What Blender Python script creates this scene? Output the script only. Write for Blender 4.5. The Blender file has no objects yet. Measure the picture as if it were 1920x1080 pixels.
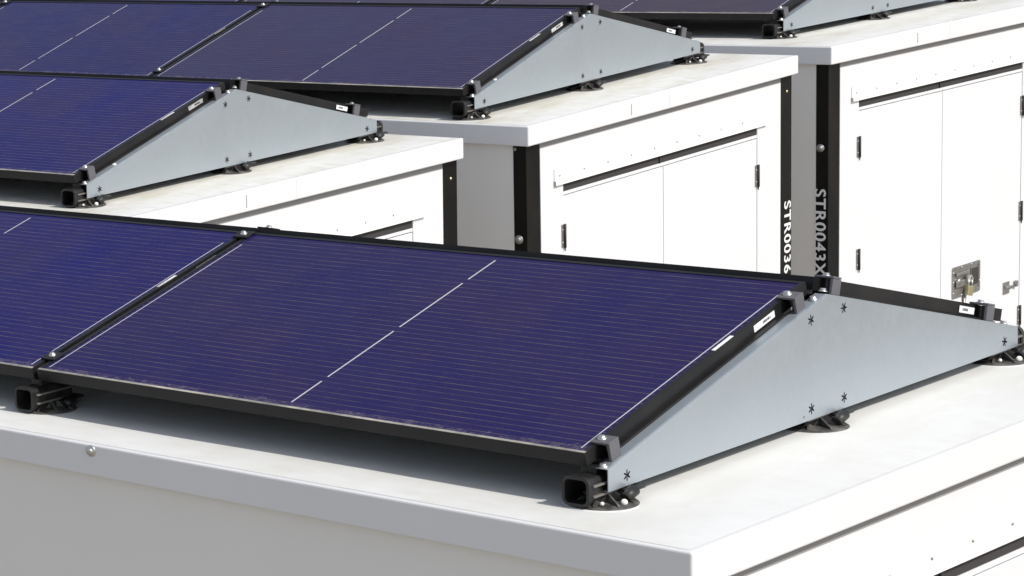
import bpy, bmesh, math, random
from mathutils import Matrix, Vector
random.seed(7)
S = bpy.context.scene

# ------------------------------------------------------------------ camera
cam_d = bpy.data.cameras.new("camera"); cam = bpy.data.objects.new("camera", cam_d)
S.collection.objects.link(cam); S.camera = cam
R_ = Vector((0.5500, 0.8308, -0.0860)); D_ = Vector((0.0795, -0.1545, -0.9848)); F_ = Vector((-0.8314, 0.5348, -0.1510))
F_.normalize(); R_ = (R_ - F_ * R_.dot(F_)).normalized(); D_ = F_.cross(R_)
m = Matrix.Identity(4)
for i in range(3):
    m[i][0] = R_[i]; m[i][1] = -D_[i]; m[i][2] = -F_[i]
m.translation = Vector((3.54184, -5.84624, 1.80629))
cam.matrix_world = m
cam_d.sensor_width = 36.0; cam_d.lens = 4923.42 / 1920 * 36
cam_d.shift_x = (960 + 1237.919) / 1920; cam_d.shift_y = (462.177 - 540) / 1920
cam_d.clip_start = 0.05; cam_d.clip_end = 1000

# ------------------------------------------------------------------ light
sun_dir = Vector((1.0, 0.10, 1.06)).normalized()
W = bpy.data.worlds.new("World"); S.world = W; W.use_nodes = True
nt = W.node_tree; bg = nt.nodes['Background']
sky = nt.nodes.new('ShaderNodeTexSky'); sky.sky_type = 'NISHITA'; sky.sun_disc = False
sky.sun_elevation = math.asin(sun_dir.z); sky.sun_rotation = math.atan2(sun_dir.x, sun_dir.y)
sky.air_density = 1.0; sky.dust_density = 1.5; sky.ozone_density = 1.0
hs = nt.nodes.new('ShaderNodeHueSaturation'); hs.inputs['Saturation'].default_value = 0.55   # pale, slightly hazy summer sky
nt.links.new(sky.outputs[0], hs.inputs['Color']); nt.links.new(hs.outputs[0], bg.inputs[0]); bg.inputs[1].default_value = 0.15
sl = bpy.data.lights.new("sun", 'SUN'); sl.energy = 3.3; sl.angle = math.radians(0.5); sl.color = (1.0, 0.965, 0.91)
so = bpy.data.objects.new("sun", sl); S.collection.objects.link(so)
so.rotation_euler = sun_dir.to_track_quat('Z', 'Y').to_euler()
S.view_settings.view_transform = 'Standard'; S.view_settings.look = 'None'
S.view_settings.exposure = 0.1; S.view_settings.gamma = 1.0

# ------------------------------------------------------------------ materials
def mat(name, color, rough=.5, metal=0., spec=.5):
    M = bpy.data.materials.new(name); M.use_nodes = True
    b = M.node_tree.nodes['Principled BSDF']
    b.inputs['Base Color'].default_value = (*color, 1); b.inputs['Roughness'].default_value = rough
    b.inputs['Metallic'].default_value = metal; b.inputs['Specular IOR Level'].default_value = spec
    return M
class NB:
    def __init__(s, M): s.M = M; s.t = M.node_tree; s.b = s.t.nodes['Principled BSDF']
    def n(s, typ, **kw):
        x = s.t.nodes.new(typ)
        for k, v in kw.items():
            if k.startswith('i_'):
                key = k[2:]
                x.inputs[int(key) if key.isdigit() else key].default_value = v
            else: setattr(x, k, v)
        return x
    def l(s, a, b): s.t.links.new(a, b)
    def mth(s, op, a, b=None, c=None, clamp=False):
        x = s.n('ShaderNodeMath', operation=op, use_clamp=clamp)
        for i, v in enumerate((a, b, c)):
            if v is None: continue
            if isinstance(v, (int, float)): x.inputs[i].default_value = v
            else: s.l(v, x.inputs[i])
        return x.outputs[0]
    def mix(s, fac, a, b):
        x = s.n('ShaderNodeMix', data_type='RGBA')
        for sock, v in ((x.inputs[0], fac), (x.inputs[6], a), (x.inputs[7], b)):
            if isinstance(v, (int, float)): sock.default_value = v
            elif isinstance(v, tuple): sock.default_value = (*v, 1) if len(v) == 3 else v
            else: s.l(v, sock)
        return x.outputs[2]
    def noise(s, co, scale, detail=3, rough=.55, mapping=None):
        if mapping:
            mp = s.n('ShaderNodeMapping'); mp.inputs['Scale'].default_value = mapping; s.l(co, mp.inputs[0]); co = mp.outputs[0]
        x = s.n('ShaderNodeTexNoise'); x.inputs['Scale'].default_value = scale
        x.inputs['Detail'].default_value = detail; x.inputs['Roughness'].default_value = rough
        s.l(co, x.inputs['Vector']); return x.outputs[0]
    def ramp(s, v, lo, hi):
        x = s.n('ShaderNodeMapRange', clamp=True); x.inputs[1].default_value = lo; x.inputs[2].default_value = hi
        s.l(v, x.inputs[0]); return x.outputs[0]
    def obj(s): return s.n('ShaderNodeTexCoord').outputs['Object']
    def bump(s, h, strength, dist=.002):
        x = s.n('ShaderNodeBump'); x.inputs['Strength'].default_value = strength; x.inputs['Distance'].default_value = dist
        s.l(h, x.inputs['Height']); s.l(x.outputs[0], s.b.inputs['Normal'])

def painted(name, c1, c2, rough=.4, scale=2.2, bump=.05, streak=None):
    M = mat(name, c1, rough); N = NB(M); o = N.obj()
    col = N.mix(N.ramp(N.noise(o, scale, 4), .35, .75), c1, c2)
    if streak:
        st = N.ramp(N.noise(o, 3., 4, .6, (9, 9, .6)), .56, .78)
        col = N.mix(N.mth('MULTIPLY', st, streak[1]), col, streak[0])
    N.l(col, N.b.inputs['Base Color'])
    N.l(N.mth('ADD', N.mth('MULTIPLY', N.noise(o, 14, 3), .25), rough - .12), N.b.inputs['Roughness'])
    N.bump(N.noise(o, 1.6, 2), bump, .01)
    return M
M_wall = painted('white_painted_steel', (.72, .725, .735), (.70, .705, .715), .38, 1.5, .06, ((.60, .59, .56), .10))
M_grey = painted('pale_grey_side_panel', (.82, .79, .745), (.79, .765, .725), .5, 1.3, .04)
M_fascia = painted('white_roof_edge', (.745, .735, .73), (.72, .712, .71), .35, 1.2, .03, ((.55, .53, .48), .10))
M_cream = painted('cream_header', (.80, .79, .75), (.78, .76, .71), .4, 3.)

M_roof = mat('roof_membrane', (.76, .755, .73), .6); N = NB(M_roof); o = N.obj()
col = N.mix(N.ramp(N.noise(o, 2.0, 6, .6), .38, .68), (.72, .72, .705), (.67, .665, .635))
# dried runs and puddle rims: patches stretched along the roof edge, yellow-green grime
g1 = N.ramp(N.noise(o, 1.3, 6, .65, (2.6, 1.0, 1)), .36, .58)
ge = N.ramp(N.noise(o, 9, 5, .6, (1, 2.2, 1)), .35, .75)
oi = N.n('ShaderNodeObjectInfo'); sep = N.n('ShaderNodeSeparateColor'); N.l(oi.outputs['Color'], sep.inputs[0])
sx_ = N.n('ShaderNodeSeparateXYZ'); N.l(o, sx_.inputs[0])
near = N.ramp(N.mth('ABSOLUTE', N.mth('ADD', sx_.outputs[0], .27)), .24, .03)      # dirt gathers along the foot line of the mount
nearm = N.mth('MULTIPLY', near, N.ramp(N.noise(o, 6, 6, .7, (1.6, .5, 1)), .28, .62))
gam = N.mth('MULTIPLY', N.mth('MAXIMUM', N.mth('MULTIPLY', g1, ge), N.mth('MULTIPLY', nearm, .85)), sep.outputs[0])
col = N.mix(gam, col, (.44, .40, .29))
sp = N.ramp(N.noise(o, 70, 3, .7), .66, .74)
col = N.mix(N.mth('MULTIPLY', sp, .25), col, (.35, .33, .27))
N.l(col, N.b.inputs['Base Color'])
N.bump(N.noise(o, 3.5, 5, .55, (1, 1.7, 1)), .16, .010)

M_post = mat('black_post_paint', (.012, .012, .012), .28, 0, .12); N = NB(M_post); o = N.obj()
N.l(N.mix(N.ramp(N.noise(o, 6, 5, .6, (1, 1, .5)), .45, .8), (.006, .006, .006), (.014, .012, .010)), N.b.inputs['Base Color'])
N.l(N.mth('ADD', N.mth('MULTIPLY', N.noise(o, 9, 4), .3), .16), N.b.inputs['Roughness'])

M_galv = mat('galvanised_steel', (.46, .50, .52), .42, .65); N = NB(M_galv); o = N.obj()
vo = N.n('ShaderNodeTexVoronoi'); vo.inputs['Scale'].default_value = 55; N.l(o, vo.inputs['Vector'])
sc = N.n('ShaderNodeSeparateColor'); N.l(vo.outputs['Color'], sc.inputs[0])
big = N.ramp(N.noise(o, 2.4, 5, .6), .35, .7)
col = N.mix(big, (.405, .45, .485), (.425, .47, .505))
col = N.mix(N.mth('MULTIPLY', sc.outputs[0], .10), col, (.50, .53, .56))
sm = N.ramp(N.noise(o, 7, 5, .7, (1, 1.5, .35)), .60, .78)
col = N.mix(N.mth('MULTIPLY', sm, .06), col, (.54, .57, .58))
N.l(col, N.b.inputs['Base Color'])
N.l(N.mth('ADD', N.mth('MULTIPLY', sc.outputs[1], .07), N.mth('ADD', N.mth('MULTIPLY', big, .03), .37)), N.b.inputs['Roughness'])
N.bump(N.noise(o, 1.6, 2), .05, .01)

M_alu = mat('black_anodised_frame', (.022, .021, .022), .42, 0, .25); N = NB(M_alu); o = N.obj()
N.l(N.mix(N.ramp(N.noise(o, 5, 5, .65), .42, .75), (.009, .009, .010), (.020, .018, .017)), N.b.inputs['Base Color'])
N.l(N.mth('ADD', N.mth('MULTIPLY', N.noise(o, 20, 3), .25), .28), N.b.inputs['Roughness'])
# lip on which dust and pollen has collected (lower edge of the panel)
M_lip = mat('dusty_frame_lip', (.03, .03, .03), .55); N = NB(M_lip); o = N.obj()
N.l(N.mix(N.ramp(N.noise(o, 3.2, 6, .7), .36, .62), (.10, .095, .088), (.50, .46, .39)), N.b.inputs['Base Color'])

M_plast = mat('black_plastic', (.018, .018, .018), .5); N = NB(M_plast); o = N.obj()
N.l(N.mix(N.ramp(N.noise(o, 22, 4), .45, .75), (.008, .008, .008), (.035, .032, .029)), N.b.inputs['Base Color'])
M_foot = mat('weathered_foot_plastic', (.05, .048, .045), .6); N = NB(M_foot); o = N.obj()
N.l(N.mix(N.ramp(N.noise(o, 30, 4), .4, .7), (.03, .029, .027), (.14, .13, .115)), N.b.inputs['Base Color'])
M_clamp = mat('dark_clamp_coating', (.105, .102, .112), .55)
M_bolt = mat('stainless_bolt', (.55, .54, .51), .35, .8)
M_cap = mat('white_washer_cap', (.78, .76, .70), .4)
M_zinc = mat('zinc_plated_fitting', (.30, .28, .27), .42, .8); N = NB(M_zinc); o = N.obj()
N.l(N.mix(N.noise(o, 40, 4), (.20, .19, .18), (.50, .48, .46)), N.b.inputs['Base Color'])
M_dark = mat('dark_gap', (.035, .033, .033), .8)
M_hole = mat('punched_hole', (.006, .006, .007), .9, 0, .05)
M_rib = mat('rail_rib_painted_sunlight', (.16, .15, .135), .55)  # lighter than the rail: sunlight on the ribs put into the colour
M_slot = mat('weathered_slot', (.34, .34, .32), .7)
M_overhang_shade = mat('painted_overhang_shade', (.29, .28, .275), .7, 0, .2)  # dark grey that paints in the shade below the roof overhang
M_rubber = mat('door_gasket', (.05, .046, .046), .8, 0, .2)
M_brass = mat('brass_lock', (.50, .44, .26), .38, .7)
M_white = mat('white_lettering', (.80, .80, .80), .5)
M_seal = mat('light_sealing_patch', (.74, .74, .72), .35)

M_stick = mat('barcode_sticker', (.8, .8, .8), .4); N = NB(M_stick)
uvx = N.n('ShaderNodeSeparateXYZ'); N.l(N.n('ShaderNodeTexCoord').outputs['Generated'], uvx.inputs[0])
br = N.ramp(N.noise(N.n('ShaderNodeTexCoord').outputs['Generated'], 26, 2, .9, (0, 1, 0)), .40, .42)
inx = N.mth('MULTIPLY', N.mth('GREATER_THAN', uvx.outputs[1], .42), N.mth('LESS_THAN', uvx.outputs[1], .80))
inz = N.mth('MULTIPLY', N.mth('GREATER_THAN', uvx.outputs[2], .3), N.mth('LESS_THAN', uvx.outputs[2], .72))
N.l(N.mix(N.mth('MULTIPLY', N.mth('MULTIPLY', inx, inz), br), (.82, .82, .81), (.12, .12, .13)), N.b.inputs['Base Color'])

# --- laminate of the solar panel: u along x, v along y of the glass mesh
PW, PV = 1.722, 1.037
LIP = .020
M_cell = mat('solar_cells_under_glass', (.02, .02, .08), .16, 0, .13); N = NB(M_cell); o = N.obj()
xy = N.n('ShaderNodeSeparateXYZ'); N.l(o, xy.inputs[0]); u, v = xy.outputs[0], xy.outputs[1]
oi = N.n('ShaderNodeObjectInfo')
base = oi.outputs['Color']
vor = N.noise(o, 2.1, 5, .6)
col = N.mix(N.mth('MULTIPLY', N.ramp(vor, .36, .68), .42), base, (.034, .017, .052))
gr = N.noise(o, 190, 2, .8)
col = N.mix(N.mth('MULTIPLY', N.ramp(gr, .42, .75), .45), col, (.030, .034, .072))
# faint differences between the six cell columns and 20 half cells
cellv = N.mth('FLOOR', N.mth('DIVIDE', N.mth('SUBTRACT', v, LIP), (PV - 2 * LIP) / 6))
cellu = N.mth('FLOOR', N.mth('DIVIDE', N.mth('SUBTRACT', u, LIP), (PW - 2 * LIP) / 20))
wn = N.n('ShaderNodeTexWhiteNoise', noise_dimensions='2D'); cv = N.n('ShaderNodeCombineXYZ'); N.l(cellv, cv.inputs[0]); N.l(cellu, cv.inputs[1]); N.l(cv.outputs[0], wn.inputs[0])
col = N.mix(N.mth('MULTIPLY', wn.outputs[0], .10), col, (.045, .038, .095))
# ribbons: 36 thin wires along the panel
per = (PV - 2 * LIP) / 36
ph = N.mth('ABSOLUTE', N.mth('SUBTRACT', N.mth('FRACT', N.mth('DIVIDE', N.mth('SUBTRACT', v, LIP), per)), .5))
rib = N.mth('LESS_THAN', ph, .045)
rbr = N.ramp(N.noise(o, 7, 6, .8, (1, 14, 1)), .40, .62)
col = N.mix(N.mth('MULTIPLY', rib, N.mth('ADD', N.mth('MULTIPLY', rbr, .50), .09)), col, (.20, .165, .12))
# white gap between the two halves, interrupted at the string connectors
mid = N.mth('LESS_THAN', N.mth('ABSOLUTE', N.mth('SUBTRACT', u, PW / 2)), .0023)
f6 = N.mth('DIVIDE', N.mth('SUBTRACT', v, LIP), (PV - 2 * LIP))
seg = 1
for cpos in (1 / 6, .5, 5 / 6):
    seg = N.mth('MULTIPLY', seg, N.mth('GREATER_THAN', N.mth('ABSOLUTE', N.mth('SUBTRACT', f6, cpos)), .014))
seg = N.mth('MULTIPLY', seg, N.mth('LESS_THAN', N.mth('ABSOLUTE', N.mth('SUBTRACT', f6, .5)), .483))
white = N.mth('MULTIPLY', mid, seg)
for pos in (LIP + .006, PW - LIP - .006):
    e = N.mth('LESS_THAN', N.mth('ABSOLUTE', N.mth('SUBTRACT', u, pos)), .0016)
    e = N.mth('MULTIPLY', e, N.mth('LESS_THAN', N.mth('ABSOLUTE', N.mth('SUBTRACT', f6, .47)), .462))
    white = N.mth('MAXIMUM', white, e)
col = N.mix(white, col, (.52, .51, .52))
# drying line of dust just above the lower frame edge
dn = N.noise(o, 11, 6, .75, (1, .6, 1))
lim = N.mth('MULTIPLY', N.ramp(dn, .40, .72), .034)
dust = N.mth('LESS_THAN', N.mth('SUBTRACT', v, LIP), lim)
dust = N.mth('MULTIPLY', dust, N.ramp(N.noise(o, 60, 4, .8), .42, .62))
col = N.mix(N.mth('MULTIPLY', dust, .22), col, (.34, .30, .26))
N.l(col, N.b.inputs['Base Color'])
film = N.noise(o, 4.5, 5, .7)
N.l(N.mth('ADD', N.mth('MULTIPLY', film, .18), .12), N.b.inputs['Roughness'])
N.b.inputs['IOR'].default_value = 1.33

M_ground = mat('gravel_yard', (.30, .29, .27), .9); N = NB(M_ground); o = N.obj()
N.l(N.mix(N.noise(o, 30, 6, .7), (.20, .18, .15), (.32, .29, .25)), N.b.inputs['Base Color'])

# ------------------------------------------------------------------ mesh helpers
class MB:
    def __init__(s): s.bm = bmesh.new(); s.mats = []
    def mi(s, M):
        if M not in s.mats: s.mats.append(M)
        return s.mats.index(M)
    def faces(s, fs, M):
        i = s.mi(M)
        for f in fs: f.material_index = i
    def box(s, x0, x1, y0, y1, z0, z1, M, bev=0., seg=2, T=None):
        vs = [s.bm.verts.new((x, y, z)) for x in (x0, x1) for y in (y0, y1) for z in (z0, z1)]
        q = [(0, 1, 3, 2), (4, 6, 7, 5), (0, 4, 5, 1), (2, 3, 7, 6), (0, 2, 6, 4), (1, 5, 7, 3)]
        fs = [s.bm.faces.new([vs[i] for i in f]) for f in q]
        s.faces(fs, M)
        if bev:
            es = list({e for f in fs for e in f.edges})
            r = bmesh.ops.bevel(s.bm, geom=es, offset=bev, segments=seg, affect='EDGES', profile=.5)
            vs = list({v for f in r['faces'] for v in f.verts} | {v for v in vs if v.is_valid})
        if T is not None: bmesh.ops.transform(s.bm, matrix=T, verts=[v for v in vs if v.is_valid])
        return vs
    def prism(s, pts, axis, a, b, M, bev=0.):
        """pts 2D polygon, extruded between a and b along axis"""
        def P(p, t):
            if axis == 'x': return (t, p[0], p[1])
            if axis == 'y': return (p[0], t, p[1])
            return (p[0], p[1], t)
        A = [s.bm.verts.new(P(p, a)) for p in pts]; B = [s.bm.verts.new(P(p, b)) for p in pts]
        n = len(pts); fs = [s.bm.faces.new(A), s.bm.faces.new(B[::-1])]
        for i in range(n): fs.append(s.bm.faces.new((A[i], B[i], B[(i + 1) % n], A[(i + 1) % n])))
        bmesh.ops.recalc_face_normals(s.bm, faces=fs); s.faces(fs, M)
        if bev:
            es = list({e for f in fs for e in f.edges})
            bmesh.ops.bevel(s.bm, geom=es, offset=bev, segments=2, affect='EDGES', profile=.5)
        return A + B
    def ring(s, outer, inner, axis, a, b, M):
        """closed tube section with wall: outer & inner loops of equal count"""
        def P(p, t):
            return {'x': (t, p[0], p[1]), 'y': (p[0], t, p[1]), 'z': (p[0], p[1], t)}[axis]
        Lp = [[s.bm.verts.new(P(p, t)) for p in loop] for t in (a, b) for loop in (outer, inner)]
        n = len(outer); fs = []
        oa, ia, ob, ib = Lp
        for i in range(n):
            j = (i + 1) % n
            fs += [s.bm.faces.new((oa[i], oa[j], ob[j], ob[i])), s.bm.faces.new((ia[i], ib[i], ib[j], ia[j])),
                   s.bm.faces.new((oa[i], ia[i], ia[j], oa[j])), s.bm.faces.new((ob[i], ob[j], ib[j], ib[i]))]
        bmesh.ops.recalc_face_normals(s.bm, faces=fs); s.faces(fs, M)
    def cyl(s, p0, p1, r0, r1, M, n=20, caps=True):
        p0 = Vector(p0); p1 = Vector(p1); d = (p1 - p0)
        q = d.to_track_quat('Z', 'Y').to_matrix()
        A = []; B = []
        for i in range(n):
            t = 2 * math.pi * i / n; c = Vector((math.cos(t), math.sin(t), 0))
            A.append(s.bm.verts.new(p0 + q @ (c * r0))); B.append(s.bm.verts.new(p1 + q @ (c * r1)))
        fs = [s.bm.faces.new((A[i], A[(i + 1) % n], B[(i + 1) % n], B[i])) for i in range(n)]
        for f in fs: f.smooth = True
        if caps: fs += [s.bm.faces.new(A[::-1]), s.bm.faces.new(B)]
        s.faces(fs, M)
    def lathe(s, prof, c, axis, M, n=24):
        """prof list of (r, h) from the bottom up; c centre; axis direction"""
        q = Vector(axis).to_track_quat('Z', 'Y').to_matrix(); c = Vector(c); loops = []
        for r, h in prof:
            if r < 1e-6: loops.append([s.bm.verts.new(c + q @ Vector((0, 0, h)))])
            else: loops.append([s.bm.verts.new(c + q @ Vector((r * math.cos(2 * math.pi * i / n), r * math.sin(2 * math.pi * i / n), h))) for i in range(n)])
        fs = []
        for a, b in zip(loops, loops[1:]):
            for i in range(n):
                j = (i + 1) % n
                if len(a) == 1 and len(b) == 1: continue
                if len(a) == 1: fs.append(s.bm.faces.new((a[0], b[j], b[i])))
                elif len(b) == 1: fs.append(s.bm.faces.new((a[i], a[j], b[0])))
                else: fs.append(s.bm.faces.new((a[i], a[j], b[j], b[i])))
        bmesh.ops.recalc_face_normals(s.bm, faces=fs)
        for f in fs: f.smooth = True
        s.faces(fs, M)
    def build(s, name, parent=None, mtx=None):
        me = bpy.data.meshes.new(name); s.bm.to_mesh(me); s.bm.free()
        for M in s.mats: me.materials.append(M)
        ob = bpy.data.objects.new(name, me); S.collection.objects.link(ob)
        if parent: ob.parent = parent
        if mtx is not None: ob.matrix_local = mtx
        return ob

def tag(o, label=None, cat=None, group=None, kind=None):
    if label: o['label'] = label
    if cat: o['category'] = cat
    if group: o['group'] = group
    if kind: o['kind'] = kind
    return o
def empty(name, mtx):
    o = bpy.data.objects.new(name, None); S.collection.objects.link(o); o.empty_display_size = .1
    o.matrix_world = mtx; return o
def copy_tree(o, parent=None):
    c = o.copy(); S.collection.objects.link(c)
    if parent: c.parent = parent
    for ch in list(o.children): copy_tree(ch, c)
    return c
def rrect(cx, cz, w, h, r, n=5):
    out = []
    for (sx, sz, a0) in ((1, 1, 0), (-1, 1, 90), (-1, -1, 180), (1, -1, 270)):
        for k in range(n + 1):
            a = math.radians(a0 + 90 * k / n)
            out.append((cx + sx * (w / 2 - r) + r * math.cos(a), cz + sz * (h / 2 - r) + r * math.sin(a)))
    return out

# ------------------------------------------------------------------ shared dimensions (metres, measured)
L, H0, HA = 2.0252, .0565, .3203          # end plate: length, end height, apex height
XP, YP, ZP, YR, ZRr = -.0442, -.0224, .0944, .9821, .3523
X0, YN, ZT, HF, YF = .3379, -.2294, -.0381, .0926, 2.2343
TILT = math.atan2(ZRr - ZP, YR - YP)
PITCH = PW + .018
GROUND = -2.75

UN = {
 1: dict(R=[[1, 0, 0], [0, 1, 0], [0, 0, 1]], t=(0, 0, 0), ro=(0, 0, 0), n=2),
 2: dict(R=[[.9989, -.0459, .0118], [.0459, .9989, .0017], [-.0119, -.0012, .9999]], t=(-3.6281, 2.3595, .1370), ro=(-.0406, -.0127, .0009), n=3),
 3: dict(R=[[.9991, -.0411, .0120], [.0412, .9991, -.0129], [-.0115, .0134, .9998]], t=(-3.6814, 5.0505, .1547), ro=(-.0144, .1191, -.0106), n=3),
 4: dict(R=[[1, -.0089, .0023], [.0089, .9999, .0047], [-.0023, -.0047, 1]], t=(-3.8870, 8.0838, .1760), ro=(.0732, -.0922, -.0028), n=3),
}
def umat(u):
    R = Matrix(UN[u]['R']); x = R.col[0].normalized(); y = R.col[1]; y = (y - x * y.dot(x)).normalized(); z = x.cross(y)
    M = Matrix.Identity(4)
    for i in range(3): M[i][0], M[i][1], M[i][2] = x[i], y[i], z[i]
    M.translation = Vector(UN[u]['t']); return M

# ------------------------------------------------------------------ ground and far setting
g = MB(); g.box(-400, 400, -400, 400, GROUND - .2, GROUND, M_ground); g = g.build('ground'); tag(g, kind='structure')

# ------------------------------------------------------------------ containers
def text_mesh(txt, length, height, M, name, parent, T):
    cu = bpy.data.curves.new('lettering', 'FONT'); cu.body = txt; cu.size = 1; cu.extrude = .0; cu.space_character = 1.12
    to = bpy.data.objects.new('lettering', cu); S.collection.objects.link(to)
    bpy.context.view_layer.update()
    me = bpy.data.meshes.new_from_object(to.evaluated_get(bpy.context.evaluated_depsgraph_get()))
    bpy.data.objects.remove(to); bpy.data.curves.remove(cu)
    bm = bmesh.new()
    for k, (dx, dy) in enumerate(((-.024, 0), (.024, 0), (0, .018), (0, -.018))):
        n0 = len(bm.verts); bm.from_mesh(me); bm.verts.ensure_lookup_table()
        for v in bm.verts[n0:]: v.co += Vector((dx, dy, 0)); v.co.z = k * .00015
    bm.to_mesh(me); bm.free()
    xs = [v.co.x for v in me.vertices]; ys = [v.co.y for v in me.vertices]
    sx = length / (max(xs) - min(xs)); sy = height / (max(ys) - min(ys)); mx, my = min(xs), min(ys)
    for v in me.vertices: v.co = ((v.co.x - mx) * sx, (v.co.y - my) * sy, v.co.z)
    me.materials.clear(); me.materials.append(M); me.name = name
    ob = bpy.data.objects.new(name, me); S.collection.objects.link(ob); ob.parent = parent; ob.matrix_local = T
    return ob

def dome_bolt(mb, c, axis, r=.012, M=M_zinc):
    mb.lathe([(r * 1.25, 0), (r * 1.25, r * .18), (r * .8, r * .22), (r * .74, r * .55), (r * .4, r * .8), (0, r * .85)], c, axis, M, 18)

def container(u):
    c = UN[u]; n = c['n']; ro = c['ro']
    root = empty('storage_container', umat(u) @ Matrix.Translation((X0 + ro[0], YN + ro[1], ZT + ro[2])))
    # local frame now: origin = roof corner (near, +X end), x <= 0 inward, y back, z down from the roof top
    WY = YF - YN; LX = .70 + n * PITCH + .02
    zb = GROUND + .12 - (ZT + c['t'][2])
    xw = -.03; yb0 = .03 if u != 2 else .13; yb1 = WY - .006; xl = -LX + .03
    r = MB()
    # roof: membrane top and folded edge, softly rounded
    vs = r.box(-LX, 0, 0, WY, -HF, 0, M_fascia, .006, 3)
    # more subdivisions so the sheet is not perfectly flat
    rf = r.build('roof', root)
    mb = MB(); nx, ny = 60, 26; gv = []
    for i in range(nx + 1):
        row = []
        for j in range(ny + 1):
            x = -LX + .016 + (LX - .031) * i / nx; y = .015 + (WY - .030) * j / ny
            edge = (i in (0, nx)) or (j in (0, ny))
            h = (.0007 if edge else .0022) + (0 if edge else .0011 * math.sin(x * 5.1 + 1.3 * math.sin(y * 4)) * math.sin(y * 3.3 + u) + random.uniform(0, .0003))
            row.append(mb.bm.verts.new((x, y, h)))
        gv.append(row)
    fs = [mb.bm.faces.new((gv[i][j], gv[i + 1][j], gv[i + 1][j + 1], gv[i][j + 1])) for i in range(nx) for j in range(ny)]
    for f in fs: f.smooth = True
    mb.faces(fs, M_roof); rf = mb.build('roof_membrane', root); rf.color = (.28 if u == 1 else (.85 if u != 4 else .75), 0, 0, 1)
    for y, zz0, zz1, w in ((.875, -.022, -.074, .006),):
        if u != 1:
            s_ = MB(); s_.box(-.004, .0012, y - w / 2, y + w / 2, zz1, zz0, M_slot, 0); s_.build('drain_slot', root)
    if u != 1:
        s_ = MB(); s_.box(-.004, .0014, 1.219, 1.2235, -.088, -.006, M_fascia); s_.build('edge_joint', root)
    # body walls
    b = MB(); b.box(xl, xw - .06, yb0 + .012, yb1 - .012, zb, -HF, M_dark); b.build('inner_body', root)
    b = MB(); b.box(xl + .07, -.093, yb0 + .002, yb0 + .011, zb + .08, -HF - .0005, M_grey); b.build('side_wall', root)
    b = MB(); b.box(xl + .07, -.093, yb1 - .011, yb1 - .002, zb + .08, -HF - .0005, M_grey); b.build('side_wall', root)
    b = MB(); b.box(xl + .001, xl + .03, yb0 + .08, yb1 - .08, zb + .08, -HF - .0005, M_wall); b.build('rear_wall', root)
    # corner posts: L-section, black
    def post(xa, xb, ya, yb, lx, ly):
        p = MB()
        # (lx,ly) = outer corner signs
        ox = xb if lx > 0 else xa; oy = yb if ly > 0 else ya
        p.prism([(xa, ya), (xb, ya), (xb, yb), (xa, yb)], 'z', zb, -HF - .001, M_post, .0025)
        return p.build('corner_post', root)
    post(-.093, xw, yb0, .140, 1, -1)
    post(-.093, xw, 2.342, yb1, 1, 1)
    post(xl, xl + .065, yb0, yb0 + .11, -1, -1)
    post(xl, xl + .065, yb1 - .11, yb1, -1, 1)
    s_ = MB(); s_.box(xl, xw - .003, yb0, yb1, zb - .001, zb + .12, M_post, .003); s_.build('base_beam', root)
    # bolts on posts
    k = MB(); dome_bolt(k, (-.070, yb0, -.527), (0, -1, 0), .0165); k.build('post_bolt', root)
    k = MB(); dome_bolt(k, (xw, 2.408, -.176), (1, 0, 0), .006, M_brass); k.build('post_bolt', root)
    if u in (3,):
        k = MB(); dome_bolt(k, (-.085, yb0, -.10 - .012), (0, -1, 0), .007); k.build('post_bolt', root)
    if u == 1:
        k = MB(); k.lathe([(.0165, 0), (.0165, .0025), (.0155, .003), (.0095, .0031), (.0092, .0095), (.0080, .0105), (0, .0106)], (-1.729, 0, -.0185), (0, -1, 0), M_bolt, 22); k.build('edge_bolt', root)
    # end wall: one white skin with the recess and the doorway left open
    e = MB(); xf = xw + .002; xk = xw - .028; Z0 = -.1240; ZB = zb + .12
    e.box(xk, xf, .141, .3295, ZB, Z0, M_wall)
    e.box(xk, xf, 2.1075, 2.321, ZB, Z0, M_wall)
    e.box(xk, xf, .3295, 2.1075, -.315, Z0, M_wall)
    e.build('end_wall', root)
    e = MB(); e.box(xk, xf - .001, .141, 2.342, -.1238, -HF - .001, M_overhang_shade); e.build('overhang_shade_strip', root)  # added strip, coloured as the shadow the roof edge casts on the wall
    e = MB(); e.box(xk, xf - .001, 2.321, 2.342, ZB, Z0, M_fascia); e.build('corner_trim', root)
    e = MB(); e.box(xk - .004, xk, .3295, 2.1075, ZB, -.315, M_dark); e.build('door_backing', root)
    # deep gasket band above the doors, light rail under it
    e = MB(); e.box(xk, xf - .005, .3305, 2.1065, -.3520, -.3155, M_rubber)
    e.box(xf - .005, xf + .002, 1.178, 1.186, -.3500, -.317, M_dark); e.build('door_gasket', root)
    e = MB(); e.box(xk, xf - .0005, .331, 2.106, -.3675, -.3525, M_wall, .0012); e.build('door_rail', root)
    # header: folded drip profile with screws
    h = MB()
    h.prism([(xf, -.236), (xf + .004, -.2372), (xf + .0050, -.292), (xf + .013, -.3095), (xf + .013, -.3118), (xf, -.3118)], 'x', 0, 1, M_cream)
    for v in h.bm.verts:
        x, y, z = v.co; v.co = (y, .252 + x * (2.190 - .252), z)
    hd = h.build('door_header', root)
    for i in range(9):
        y = .294 + i * .207
        k = MB(); k.lathe([(.0045, 0), (.0045, .0012), (.003, .003), (0, .0034)], (xf + .0045, y, -.2705), (1, 0, 0), M_zinc, 10); k.build('screw', hd)
    h = MB()  # little end caps of the drip
    h.box(xf, xf + .012, .2495, .2518, -.3135, -.292, M_zinc); h.build('header_end', hd)
    # doors
    zd = -.3718
    doors = []
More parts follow.
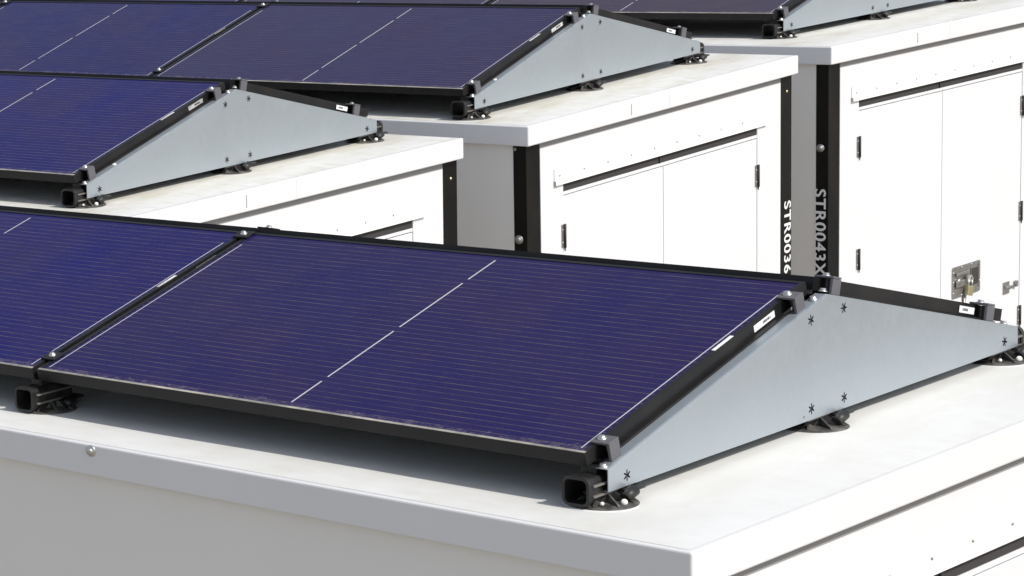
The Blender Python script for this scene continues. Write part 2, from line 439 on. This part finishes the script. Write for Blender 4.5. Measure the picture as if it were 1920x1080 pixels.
    for (y0, y1, hy, hs) in ((.3322, 1.2105, .3305, 1), (1.2150, 2.1045, 2.1065, -1)):
        d = MB(); d.box(xk, xf - .0012, y0, y1, ZB + .03, zd, M_wall, .0015); d = d.build('door', root); doors.append(d)
        for zc in (-.557, -1.151, -1.745):
            k = MB()
            k.box(xf + .0002, xf + .003, hy - .021, hy - .002, zc - .054, zc + .054, M_zinc, .0008)
            k.box(xf + .0002, xf + .003, hy + .002, hy + .019, zc - .054, zc + .054, M_zinc, .0008)
            k.cyl((xf + .007, hy, zc - .055), (xf + .007, hy, zc + .055), .0055, .0055, M_dark, 12)
            k.cyl((xf + .006, hy, zc - .072), (xf + .006, hy, zc - .055), .0018, .004, M_dark, 8)
            for dz in (-.030, .030):
                for dy in (-.0125,):
                    k.lathe([(.0038, 0), (.003, .0022), (0, .0026)], (xf + .003, hy + dy, zc + dz), (1, 0, 0), M_bolt, 10)
            k.build('hinge', d)
    if u == 4:
        d = doors[1]
        y0, y1, z0, z1 = 1.333, 1.643, -1.530, -1.357
        k = MB(); xp = xf
        out = rrect((y0 + y1) / 2, (z0 + z1) / 2, y1 - y0, z1 - z0, .012, 3); inn = rrect((y0 + y1) / 2, (z0 + z1) / 2, y1 - y0 - .036, z1 - z0 - .036, .008, 3)
        k.ring(out, inn, 'x', xp, xp + .004, M_zinc)
        k.box(xp + .0002, xp + .0012, y0 + .017, y1 - .017, z0 + .017, z1 - .017, M_zinc)
        k.box(xp + .0013, xp + .006, y1 - .105, y1 - .024, z0 + .045, z1 - .030, M_dark, .002)
        for yy in [y0 + .009] * 3 + [y0 + .08, y0 + .155, y0 + .23]:
            pass
        for (yy, zz) in ((y0 + .009, z0 + .03), (y0 + .009, z0 + .09), (y0 + .009, z1 - .03), (y0 + .10, z1 - .009), (y0 + .21, z1 - .009), (y1 - .009, z0 + .06), (y0 + .10, z0 + .009)):
            k.lathe([(.005, 0), (.004, .003), (0, .0036)], (xp + .004, yy, zz), (1, 0, 0), M_bolt, 10)
        lk = k.build('lock_box', d)
        k = MB()
        k.box(xp + .004, xp + .014, y0 + .03, y0 + .175, z1 - .052, z1 - .034, M_zinc, .003)
        k.box(xp + .003, xp + .012, y0 + .03, y0 + .165, z0 + .055, z0 + .095, M_zinc, .006)
        k.lathe([(.020, 0), (.020, .008), (.013, .012), (0, .013)], (xp + .003, y0 + .065, (z0 + z1) / 2), (1, 0, 0), M_zinc, 20)
        k.box(xp + .010, xp + .022, y0 + .13, y0 + .178, z0 + .072, z0 + .112, M_bolt, .003)
        k.build('handle', lk)
        k = MB(); k.cyl((xp + .006, 1.458, ZB + .05), (xp + .006, 1.458, z0 + .002), .0085, .0085, M_zinc, 14); k.build('lock_rod', d)
        k = MB()
        k.box(xp + .0002, xp + .003, 1.914, 1.985, -1.600, -1.532, M_zinc, .001)
        k.box(xp + .003, xp + .010, 1.93, 1.98, -1.568, -1.553, M_bolt, .002)
        k.box(xp + .003, xp + .009, 1.98, 2.052, -1.574, -1.560, M_zinc, .002)
        k.box(xp + .003, xp + .018, 2.037, 2.057, -1.572, -1.538, M_zinc, .003)
        k.build('door_stay', d)
        # padlock hangs from the lock box: a thing of its own
        pr = empty('padlock', root.matrix_world @ Matrix.Translation((xp + .024, y0 + .158, z0 + .085)) @ Matrix.Rotation(math.radians(-14), 4, 'X'))
        tag(pr, 'small brass padlock hanging from the steel lock plate on the container door', 'padlock')
        k = MB(); k.box(-.009, .009, -.026, .030, -.085, -.032, M_brass, .004); k.build('lock_body', pr)
        k = MB(); pts = []
        for i in range(13):
            a = math.pi * i / 12; pts.append((0, .002 + .019 * math.cos(a), .003 + .019 * math.sin(a)))
        pts = [(0, .021, -.036)] + pts + [(0, -.017, -.036)]
        for a, b_ in zip(pts, pts[1:]): k.cyl(a, b_, .0038, .0038, M_bolt, 10)
        k.build('shackle', pr)
    # numbers
    if u == 4:
        T = Matrix(((0, 1, 0, -.098), (0, 0, -1, yb0 - .0012), (-1, 0, 0, -.740), (0, 0, 0, 1)))
        text_mesh('STR0043X', .455, .058, M_white, 'serial_number', root, T)
    if u == 3:
        T = Matrix(((0, 0, 1, xw + .0012), (0, 1, 0, 2.381), (-1, 0, 0, -.735), (0, 0, 0, 1)))
        text_mesh('STR0036', .372, .068, M_white, 'serial_number', root, T)
    return root

# ------------------------------------------------------------------ mounting frames
def star(mb, y, z, r=.012, rot=0.):
    """stamped asterisk slot in the end plate: six dark petals just proud of the sheet"""
    for k in range(6):
        a = rot + math.pi * k / 3
        ca, sa = math.cos(a), math.sin(a)
        pts = [(.0015, -.0012), (r * .6, -.0026), (r, -.0013), (r, .0013), (r * .6, .0026), (.0015, .0012)]
        P = [(y + ca * p - sa * q, z + sa * p + ca * q) for p, q in pts]
        f = mb.bm.faces.new([mb.bm.verts.new((.0012, a_, b_)) for a_, b_ in P]); mb.faces([f], M_hole)
    f = mb.bm.faces.new([mb.bm.verts.new((.0016, y + .0035 + .0038 * math.cos(t * math.pi / 5), z + .0038 * math.sin(t * math.pi / 5))) for t in range(10)]); mb.faces([f], M_hole)

def foot(parent, x, y, z, white=True, n=0):
    ft = MB()
    ft.lathe([(.082, 0), (.084, .003), (.080, .006), (.062, .008), (.040, .009), (.0, .010)], (x, y, z), (0, 0, 1), M_foot, 36)
    for i in range(8):
        a = 2 * math.pi * i / 8 + .3
        T = Matrix.Translation((x, y, z)) @ Matrix.Rotation(a, 4, 'Z')
        for v in ft.prism([(.020, .008), (.074, .008), (.070, .012), (.030, .030), (.020, .030)], 'y', -.002, .002, M_foot): v.co = T @ v.co
    ft.lathe([(.028, .008), (.026, .030), (.022, .036), (.0, .036)], (x, y, z), (0, 0, 1), M_plast, 20)
    f = ft.build('roof_foot', parent)
    k = MB(); k.cyl((x + .052, y + .012, z + .016), (x + .052, y + .052, z + .030), .013, .015, M_plast, 14)
    k.box(x - .03, x + .055, y + .03, y + .10, z + .026, z + .034, M_plast, .003)
    k.build('locking_lug', f)
    if white:
        for (dx, dy, r_) in ((.060, -.004, .0078), (.030, -.048, .0050)):
            k = MB(); k.lathe([(r_, 0), (r_, .005), (r_ * .8, .0075), (0, .009)], (x + dx, y + dy, z + .012), (.55, -.75, .35), M_cap, 16)
            k.build('cap_nut', f)
        k = MB(); k.lathe([(.089, .0005), (.086, .0020), (0, .0028)], (x + .006, y - .008, z), (0, 0, 1), M_seal, 40); k.build('sealing_patch', f)
    return f

def end_clamp(parent, x_in, y, zp, tilt, sgn=1):
    """block standing on the plate flange, its tongue gripping the panel frame. origin: panel top edge"""
    T = Matrix.Translation((XP, y, zp)) @ Matrix.Rotation(tilt, 4, 'X')
    k = MB()
    def b(x0, x1, y0, y1, z0, z1, bev=.0015): k.box(x0, x1, y0, y1, z0, z1, M_clamp, bev, 2, T)
    b(-.016, .034, -.021, .021, .001, .007)            # tongue on top
    b(.026, .034, -.021, .021, -.041, .0005)           # outer leg
    b(.003, .0255, .012, .020, -.041, .0005)           # back web
    b(.003, .034, -.021, .021, -.045, -.0412)
    c = k.build('end_clamp', parent)
    k = MB()
    p = T @ Vector((.004, 0, .007)); ax = (T.to_3x3() @ Vector((0, 0, 1)))
    k.lathe([(.0105, 0), (.0105, .002), (.0075, .0025), (.0070, .008), (.0045, .0085), (0, .0085)], p, ax, M_bolt, 18)
    k.build('bolt', c)
    return c

def mounting(u):
    c = UN[u]; n = c['n']; root = empty('panel_mount', umat(u)); zr = ZT + c['ro'][2]
    M2 = L / 2 - .0107
    # end plate: thin folded sheet with top flanges
    p = MB()
    A = (0, 0); B = (0, H0); C = (M2, HA); D = (L - .004, H0 + .0005); E_ = (L - .004, 0)
    p.prism([A, B, C, D, E_], 'x', -.0015, .001, M_galv)
    # flanges bent inward along both slopes
    for (a, b) in ((B, C), (C, D)):
        q = [(-.030, a[0], a[1] - .0002), (-.0015, a[0], a[1] - .0002), (-.0015, b[0], b[1] - .0002), (-.030, b[0], b[1] - .0002)]
        v0 = [p.bm.verts.new(t) for t in q]; v1 = [p.bm.verts.new((t[0], t[1], t[2] - .0016)) for t in q]
        fs = [p.bm.faces.new(v0), p.bm.faces.new(v1[::-1])] + [p.bm.faces.new((v0[i], v1[i], v1[(i + 1) % 4], v0[(i + 1) % 4])) for i in range(4)]
        bmesh.ops.recalc_face_normals(p.bm, faces=fs); p.faces(fs, M_galv)
    for (a, b) in ((B, C), (C, D)):      # bend radius, catches the light
        q = [(.0013, a[0], a[1] - .0030), (.0013, b[0], b[1] - .0030), (-.0026, b[0], b[1] + .0004), (-.0026, a[0], a[1] + .0004)]
        f = p.bm.faces.new([p.bm.verts.new(t) for t in q]); f.normal_update()
        if f.normal.x < 0: f.normal_flip()
        p.faces([f], M_galv)
    # returned lip along the bottom edge and front fold
    p.box(-.022, -.0015, .002, L - .006, .0, .0014, M_galv)
    for (y, z, rr) in ((.0795, .0262, 0), (L - .0795, .0262, .3), (M2 - .0800, .2650, .1), (M2 + .082, .2700, .5), (M2 - .078, .0295, 0), (M2 + .084, .0290, 0)):
        star(p, y, z, .0150, rr + math.pi / 2)
    if u == 1:
        f = p.bm.faces.new([p.bm.verts.new((.0012, M2 - .115 + .002 * math.cos(t), .014 + .004 * math.sin(t))) for t in [k * math.pi / 4 for k in range(8)]]); p.faces([f], M_hole)
    pl = p.build('end_plate', root)
    sl = math.atan2(HA - H0, M2)
    for (y, s_) in ((.0076, 1), (M2 - .038, 1), (M2 + .010, -1), (L - .05, -1)):
        z = H0 + y * math.tan(sl) if s_ > 0 else H0 + (L - y) * math.tan(sl)
        ax = (0, -math.sin(sl) * s_, math.cos(sl))
        k = MB(); k.lathe([(.011, 0), (.011, .002), (.0078, .0026), (.0072, .0085), (.0045, .009), (0, .009)], (-.016, y, z + .0006), ax, M_bolt, 18)
        k.build('bolt', pl)
    if u in (2, 3):
        k = MB(); y = .20; k.lathe([(.009, 0), (.009, .003), (0, .0045)], (-.018, y, H0 + y * math.tan(sl)), (0, -math.sin(sl), math.cos(sl)), M_cap, 14); k.build('plate_rivet', pl)
    # base rails (hollow, ribbed) under every panel seam
    xs = [-.047 - i * PITCH for i in range(n + 1)]
    for i, x in enumerate(xs):
        cx, cz, w, h = x, .0065, .070, .073
        y0, y1 = -.060, 2.088
        rl = MB()
        rl.ring(rrect(cx, cz, w, h, .018), rrect(cx, cz, w - .014, h - .014, .012), 'y', y0, y0 + .016, M_plast)
        for ya, yb in ((y0 + .016, .115), (.93, 1.10), (1.90, y1 - .016)):
            rl.ring(rrect(cx, cz, w - .006, h - .006, .016), rrect(cx, cz, w - .014, h - .014, .012), 'y', ya, yb, M_plast)
            for zz in (-.012, .014):
                rl.box(cx + w / 2 - .0035, cx + w / 2 + .004, ya, yb - .001, cz + zz - .0022, cz + zz + .0022, M_rib)
        rl.box(cx - .024, cx + .024, .116, 1.899, .012, .036, M_plast, .003)
        rl.ring(rrect(cx, cz, w, h, .018), rrect(cx, cz, w - .014, h - .014, .012), 'y', y1 - .016, y1, M_plast)
        # upright brackets: front stub, centre stand and back stub carrying the panels
        rl.box(cx - .022, cx + .016, .000, .075, cz + h / 2 - .004, .0575, M_plast, .002)
        rl.box(cx - .022, cx + .016, M2 - .09, M2 + .09, cz + h / 2 - .004, .27, M_plast, .002)
        rl.box(cx - .022, cx + .016, L - .10, L - .02, cz + h / 2 - .004, .0575, M_plast, .002)
        r0 = rl.build('base_rail', root)
        for j, y in enumerate((.030, M2 + .0, L - .045)):
            foot(r0, x + .012, y, zr, white=(j != 1 and i == 0))
    # black carrier profile between flange and panel frame, front and back slope
    zpl = lambda y: H0 + y * math.tan(sl)
    k = MB(); 
    k.prism([(.03, zpl(.03) - .028), (.86, zpl(.86) - .028), (.86, zpl(.86) + .0045), (.03, zpl(.03) + .0055)], 'x', -.078, -.031, M_alu); k.build('side_profile', root)
    k = MB()
    k.prism([(1.08, zpl(L - 1.08) - .028), (1.96, zpl(L - 1.96) - .028), (1.96, zpl(L - 1.96) + .0045), (1.08, zpl(L - 1.08) + .0045)], 'x', -.078, -.031, M_alu); k.build('side_profile', root)
    # end clamps on the plate side
    def zf(y): return ZP + (y - YP) * math.tan(TILT)
    YB = 1.025; ZBk = .3585
    def zbk(y): return ZBk - (y - YB) * math.tan(TILT)
    end_clamp(root, 0, .046, zf(.046), TILT); end_clamp(root, 0, .888, zf(.888), TILT)
    end_clamp(root, 0, 1.075, zbk(1.075), -TILT); end_clamp(root, 0, 1.895, zbk(1.895), -TILT)
    # mid clamps on the seams
    for i in range(1, n):
        xc = XP - i * PITCH + .009
        for (y, z, t) in ((.060, zf(.060), TILT), (.955, zf(.955), TILT), (1.075, zbk(1.075), -TILT), (1.895, zbk(1.895), -TILT)):
            T = Matrix.Translation((xc, y, z)) @ Matrix.Rotation(t, 4, 'X')
            k = MB(); k.box(-.026, .026, -.024, .024, .0008, .006, M_alu, .0015, 2, T); k.box(-.007, .007, -.020, .020, -.04, .0006, M_alu, 0, 1, T)
            cl = k.build('mid_clamp', root)
            k = MB(); k.lathe([(.0105, 0), (.0105, .002), (.0075, .0025), (.0070, .008), (.0045, .0085), (0, .0085)], T @ Vector((0, 0, .006)), T.to_3x3() @ Vector((0, 0, 1)), M_bolt, 18); k.build('bolt', cl)
    return root

# ------------------------------------------------------------------ solar panels
def make_panel():
    root = empty('solar_panel', Matrix.Identity(4))
    TH = .035; f = MB()
    # hollow frame: four profiles mitred, each with wall, top lip and bottom flange
    def bar(x0, x1, y0, y1, z0, z1, M=M_alu): f.box(x0, x1, y0, y1, z0, z1, M)
    for y0, y1 in ((0, .0022), (PV - .0022, PV)): bar(0, PW, y0, y1, -TH, 0)
    for x0, x1 in ((0, .0022), (PW - .0022, PW)): bar(x0, x1, .0022, PV - .0022, -TH, 0)
    bar(.0022, PW - .0022, .0022, .012, -.0020, -.0001, M_lip); bar(.0022, PW - .0022, PV - .012, PV - .0022, -.0020, -.0001)
    bar(.0022, .012, .012, PV - .012, -.0020, -.0001); bar(PW - .012, PW - .0022, .012, PV - .012, -.0020, -.0001)
    bar(.0022, PW - .0022, .0022, .030, -TH, -TH + .002); bar(.0022, PW - .0022, PV - .030, PV - .0022, -TH, -TH + .002)
    bar(.0022, .028, .030, PV - .030, -TH, -TH + .002); bar(PW - .028, PW - .0022, .030, PV - .030, -TH, -TH + .002)
    # projecting foot line seen along the side of the profile
    bar(PW, PW + .0015, 0, PV, -TH, -TH + .003); bar(-.0015, 0, 0, PV, -TH, -TH + .003)
    f.build('frame', root)
    g = MB(); g.box(.0023, PW - .0023, .0023, PV - .0023, -.0080, -.0022, M_cell); g.build('glass', root)
    b = MB(); b.box(.0024, PW - .0024, .0024, PV - .0024, -.0100, -.0085, M_dark); b.build('backsheet', root)
    return root

def sticker(parent, y0, y1, x, z0=-.028, z1=-.010, plain=False):
    k = MB(); k.box(x, x + .0006, y0, y1, z0, z1, M_stick if not plain else M_white); return k.build('sticker', parent)

panel0 = make_panel(); used = False
def place_panel(mtx, label, tint, group='solar panels on the container roofs'):
    global used
    o = panel0 if not used else copy_tree(panel0)
    used = True
    o.matrix_world = mtx
    tag(o, label, 'solar panel', group)
    for ch in o.children:
        if ch.name.startswith('glass'): ch.color = (*tint, 1)
    return o

where = {1: 'nearest container', 2: 'container left behind the nearest one', 3: 'middle container of the back row', 4: 'farthest container at the top right'}
CN = {1: 'white container under the nearest solar panels, its grey side filling the bottom edge',
      2: 'white container half hidden behind the nearest panels, left of the container numbered STR0036',
      3: 'white double door container numbered STR0036 on its black corner post',
      4: 'white double door container numbered STR0043X with a brass padlock on its door'}
CL = {1: 'large galvanised end plate in front with black rails holding the nearest panels',
      2: 'galvanised end plate at the left, standing on the half hidden container roof',
      3: 'galvanised end plate on the roof of the container numbered STR0036',
      4: 'galvanised end plate cut off by the top edge, on the roof of container STR0043X'}
SIDE = ['right hand', 'second', 'third']
PL = {
 (1, 0, 0): 'nearest purple blue solar panel sloping towards the viewer, beside the large end plate',
 (1, 1, 0): 'blue solar panel at the left edge, next to the nearest full panel',
 (1, 0, 1): 'black framed panel seen edge on, sloping away behind the large front end plate',
 (1, 1, 1): 'panel of the nearest container sloping away, behind the blue panel at the left edge',
 (2, 0, 0): 'deep blue solar panel at the left edge, beside the left galvanised end plate',
 (2, 1, 0): 'panel beyond the left edge, second on the half hidden container front slope',
 (2, 2, 0): 'front slope panel at the far left end of the half hidden container',
 (2, 0, 1): 'black framed panel edge sloping away behind the left end plate',
 (2, 1, 1): 'back slope panel second from the left end plate',
 (2, 2, 1): 'back slope panel third from the left end plate',
 (3, 0, 0): 'blue purple panel on container STR0036, beside its end plate',
 (3, 1, 0): 'blue panel at the top left, second from the end plate of container STR0036',
 (3, 2, 0): 'front slope panel third from the end plate of container STR0036, at the top left',
 (3, 0, 1): 'black framed panel edge sloping away behind the end plate of container STR0036',
 (3, 1, 1): 'back slope panel second from the end plate of container STR0036',
 (3, 2, 1): 'back slope panel third from the end plate of container STR0036',
 (4, 0, 0): 'dusky purple panel at the top edge beside the end plate of container STR0043X',
 (4, 1, 0): 'thin strip of panel at the top edge, second from the end plate of container STR0043X',
 (4, 2, 0): 'thin strip of panel at the top left edge, third on container STR0043X',
 (4, 0, 1): 'back slope panel behind the end plate of container STR0043X',
 (4, 1, 1): 'back slope panel second from the end plate of container STR0043X',
 (4, 2, 1): 'back slope panel third from the end plate of container STR0043X',
}
TINT = {(1, 0): (.012, .008, .076), (1, 1): (.003, .003, .098), (2, 0): (.003, .004, .098), (3, 0): (.026, .022, .074), (3, 1): (.007, .009, .086), (4, 0): (.050, .037, .054), (4, 1): (.037, .029, .058)}  # greyer back-row tints have stronger sky reflection painted into the colour
for u in (1, 2, 3, 4):
    tag(container(u), CN[u], 'storage container', 'white storage containers')
    tag(mounting(u), CL[u], 'panel mount', 'galvanised solar mounts')
    for i in range(UN[u]['n']):
        tint = TINT.get((u, i), (.024, .024, .115))
        x = XP - PW - i * PITCH
        mt = umat(u) @ Matrix.Translation((x, YP, ZP)) @ Matrix.Rotation(TILT, 4, 'X')
        o = place_panel(mt, PL[(u, i, 0)], tint)
        if i < 2:
            if i == 0:
                sticker(o, .775, .875, PW + .0002)
            k = MB(); k.box(PW - .0135, PW - .004, .60, .69, .0001, .0006, M_white); k.build('edge_label', o)
            if i == 0:
                pass
        mt = umat(u) @ Matrix.Translation((x + PW, 1.025 + (YR - YP), .3585 - (ZRr - ZP))) @ Matrix.Rotation(math.pi, 4, 'Z') @ Matrix.Rotation(TILT, 4, 'X')
        o = place_panel(mt, PL[(u, i, 1)], tint)
        if i == 0: sticker(o, .165, .250, -.0023, -.029, -.010)
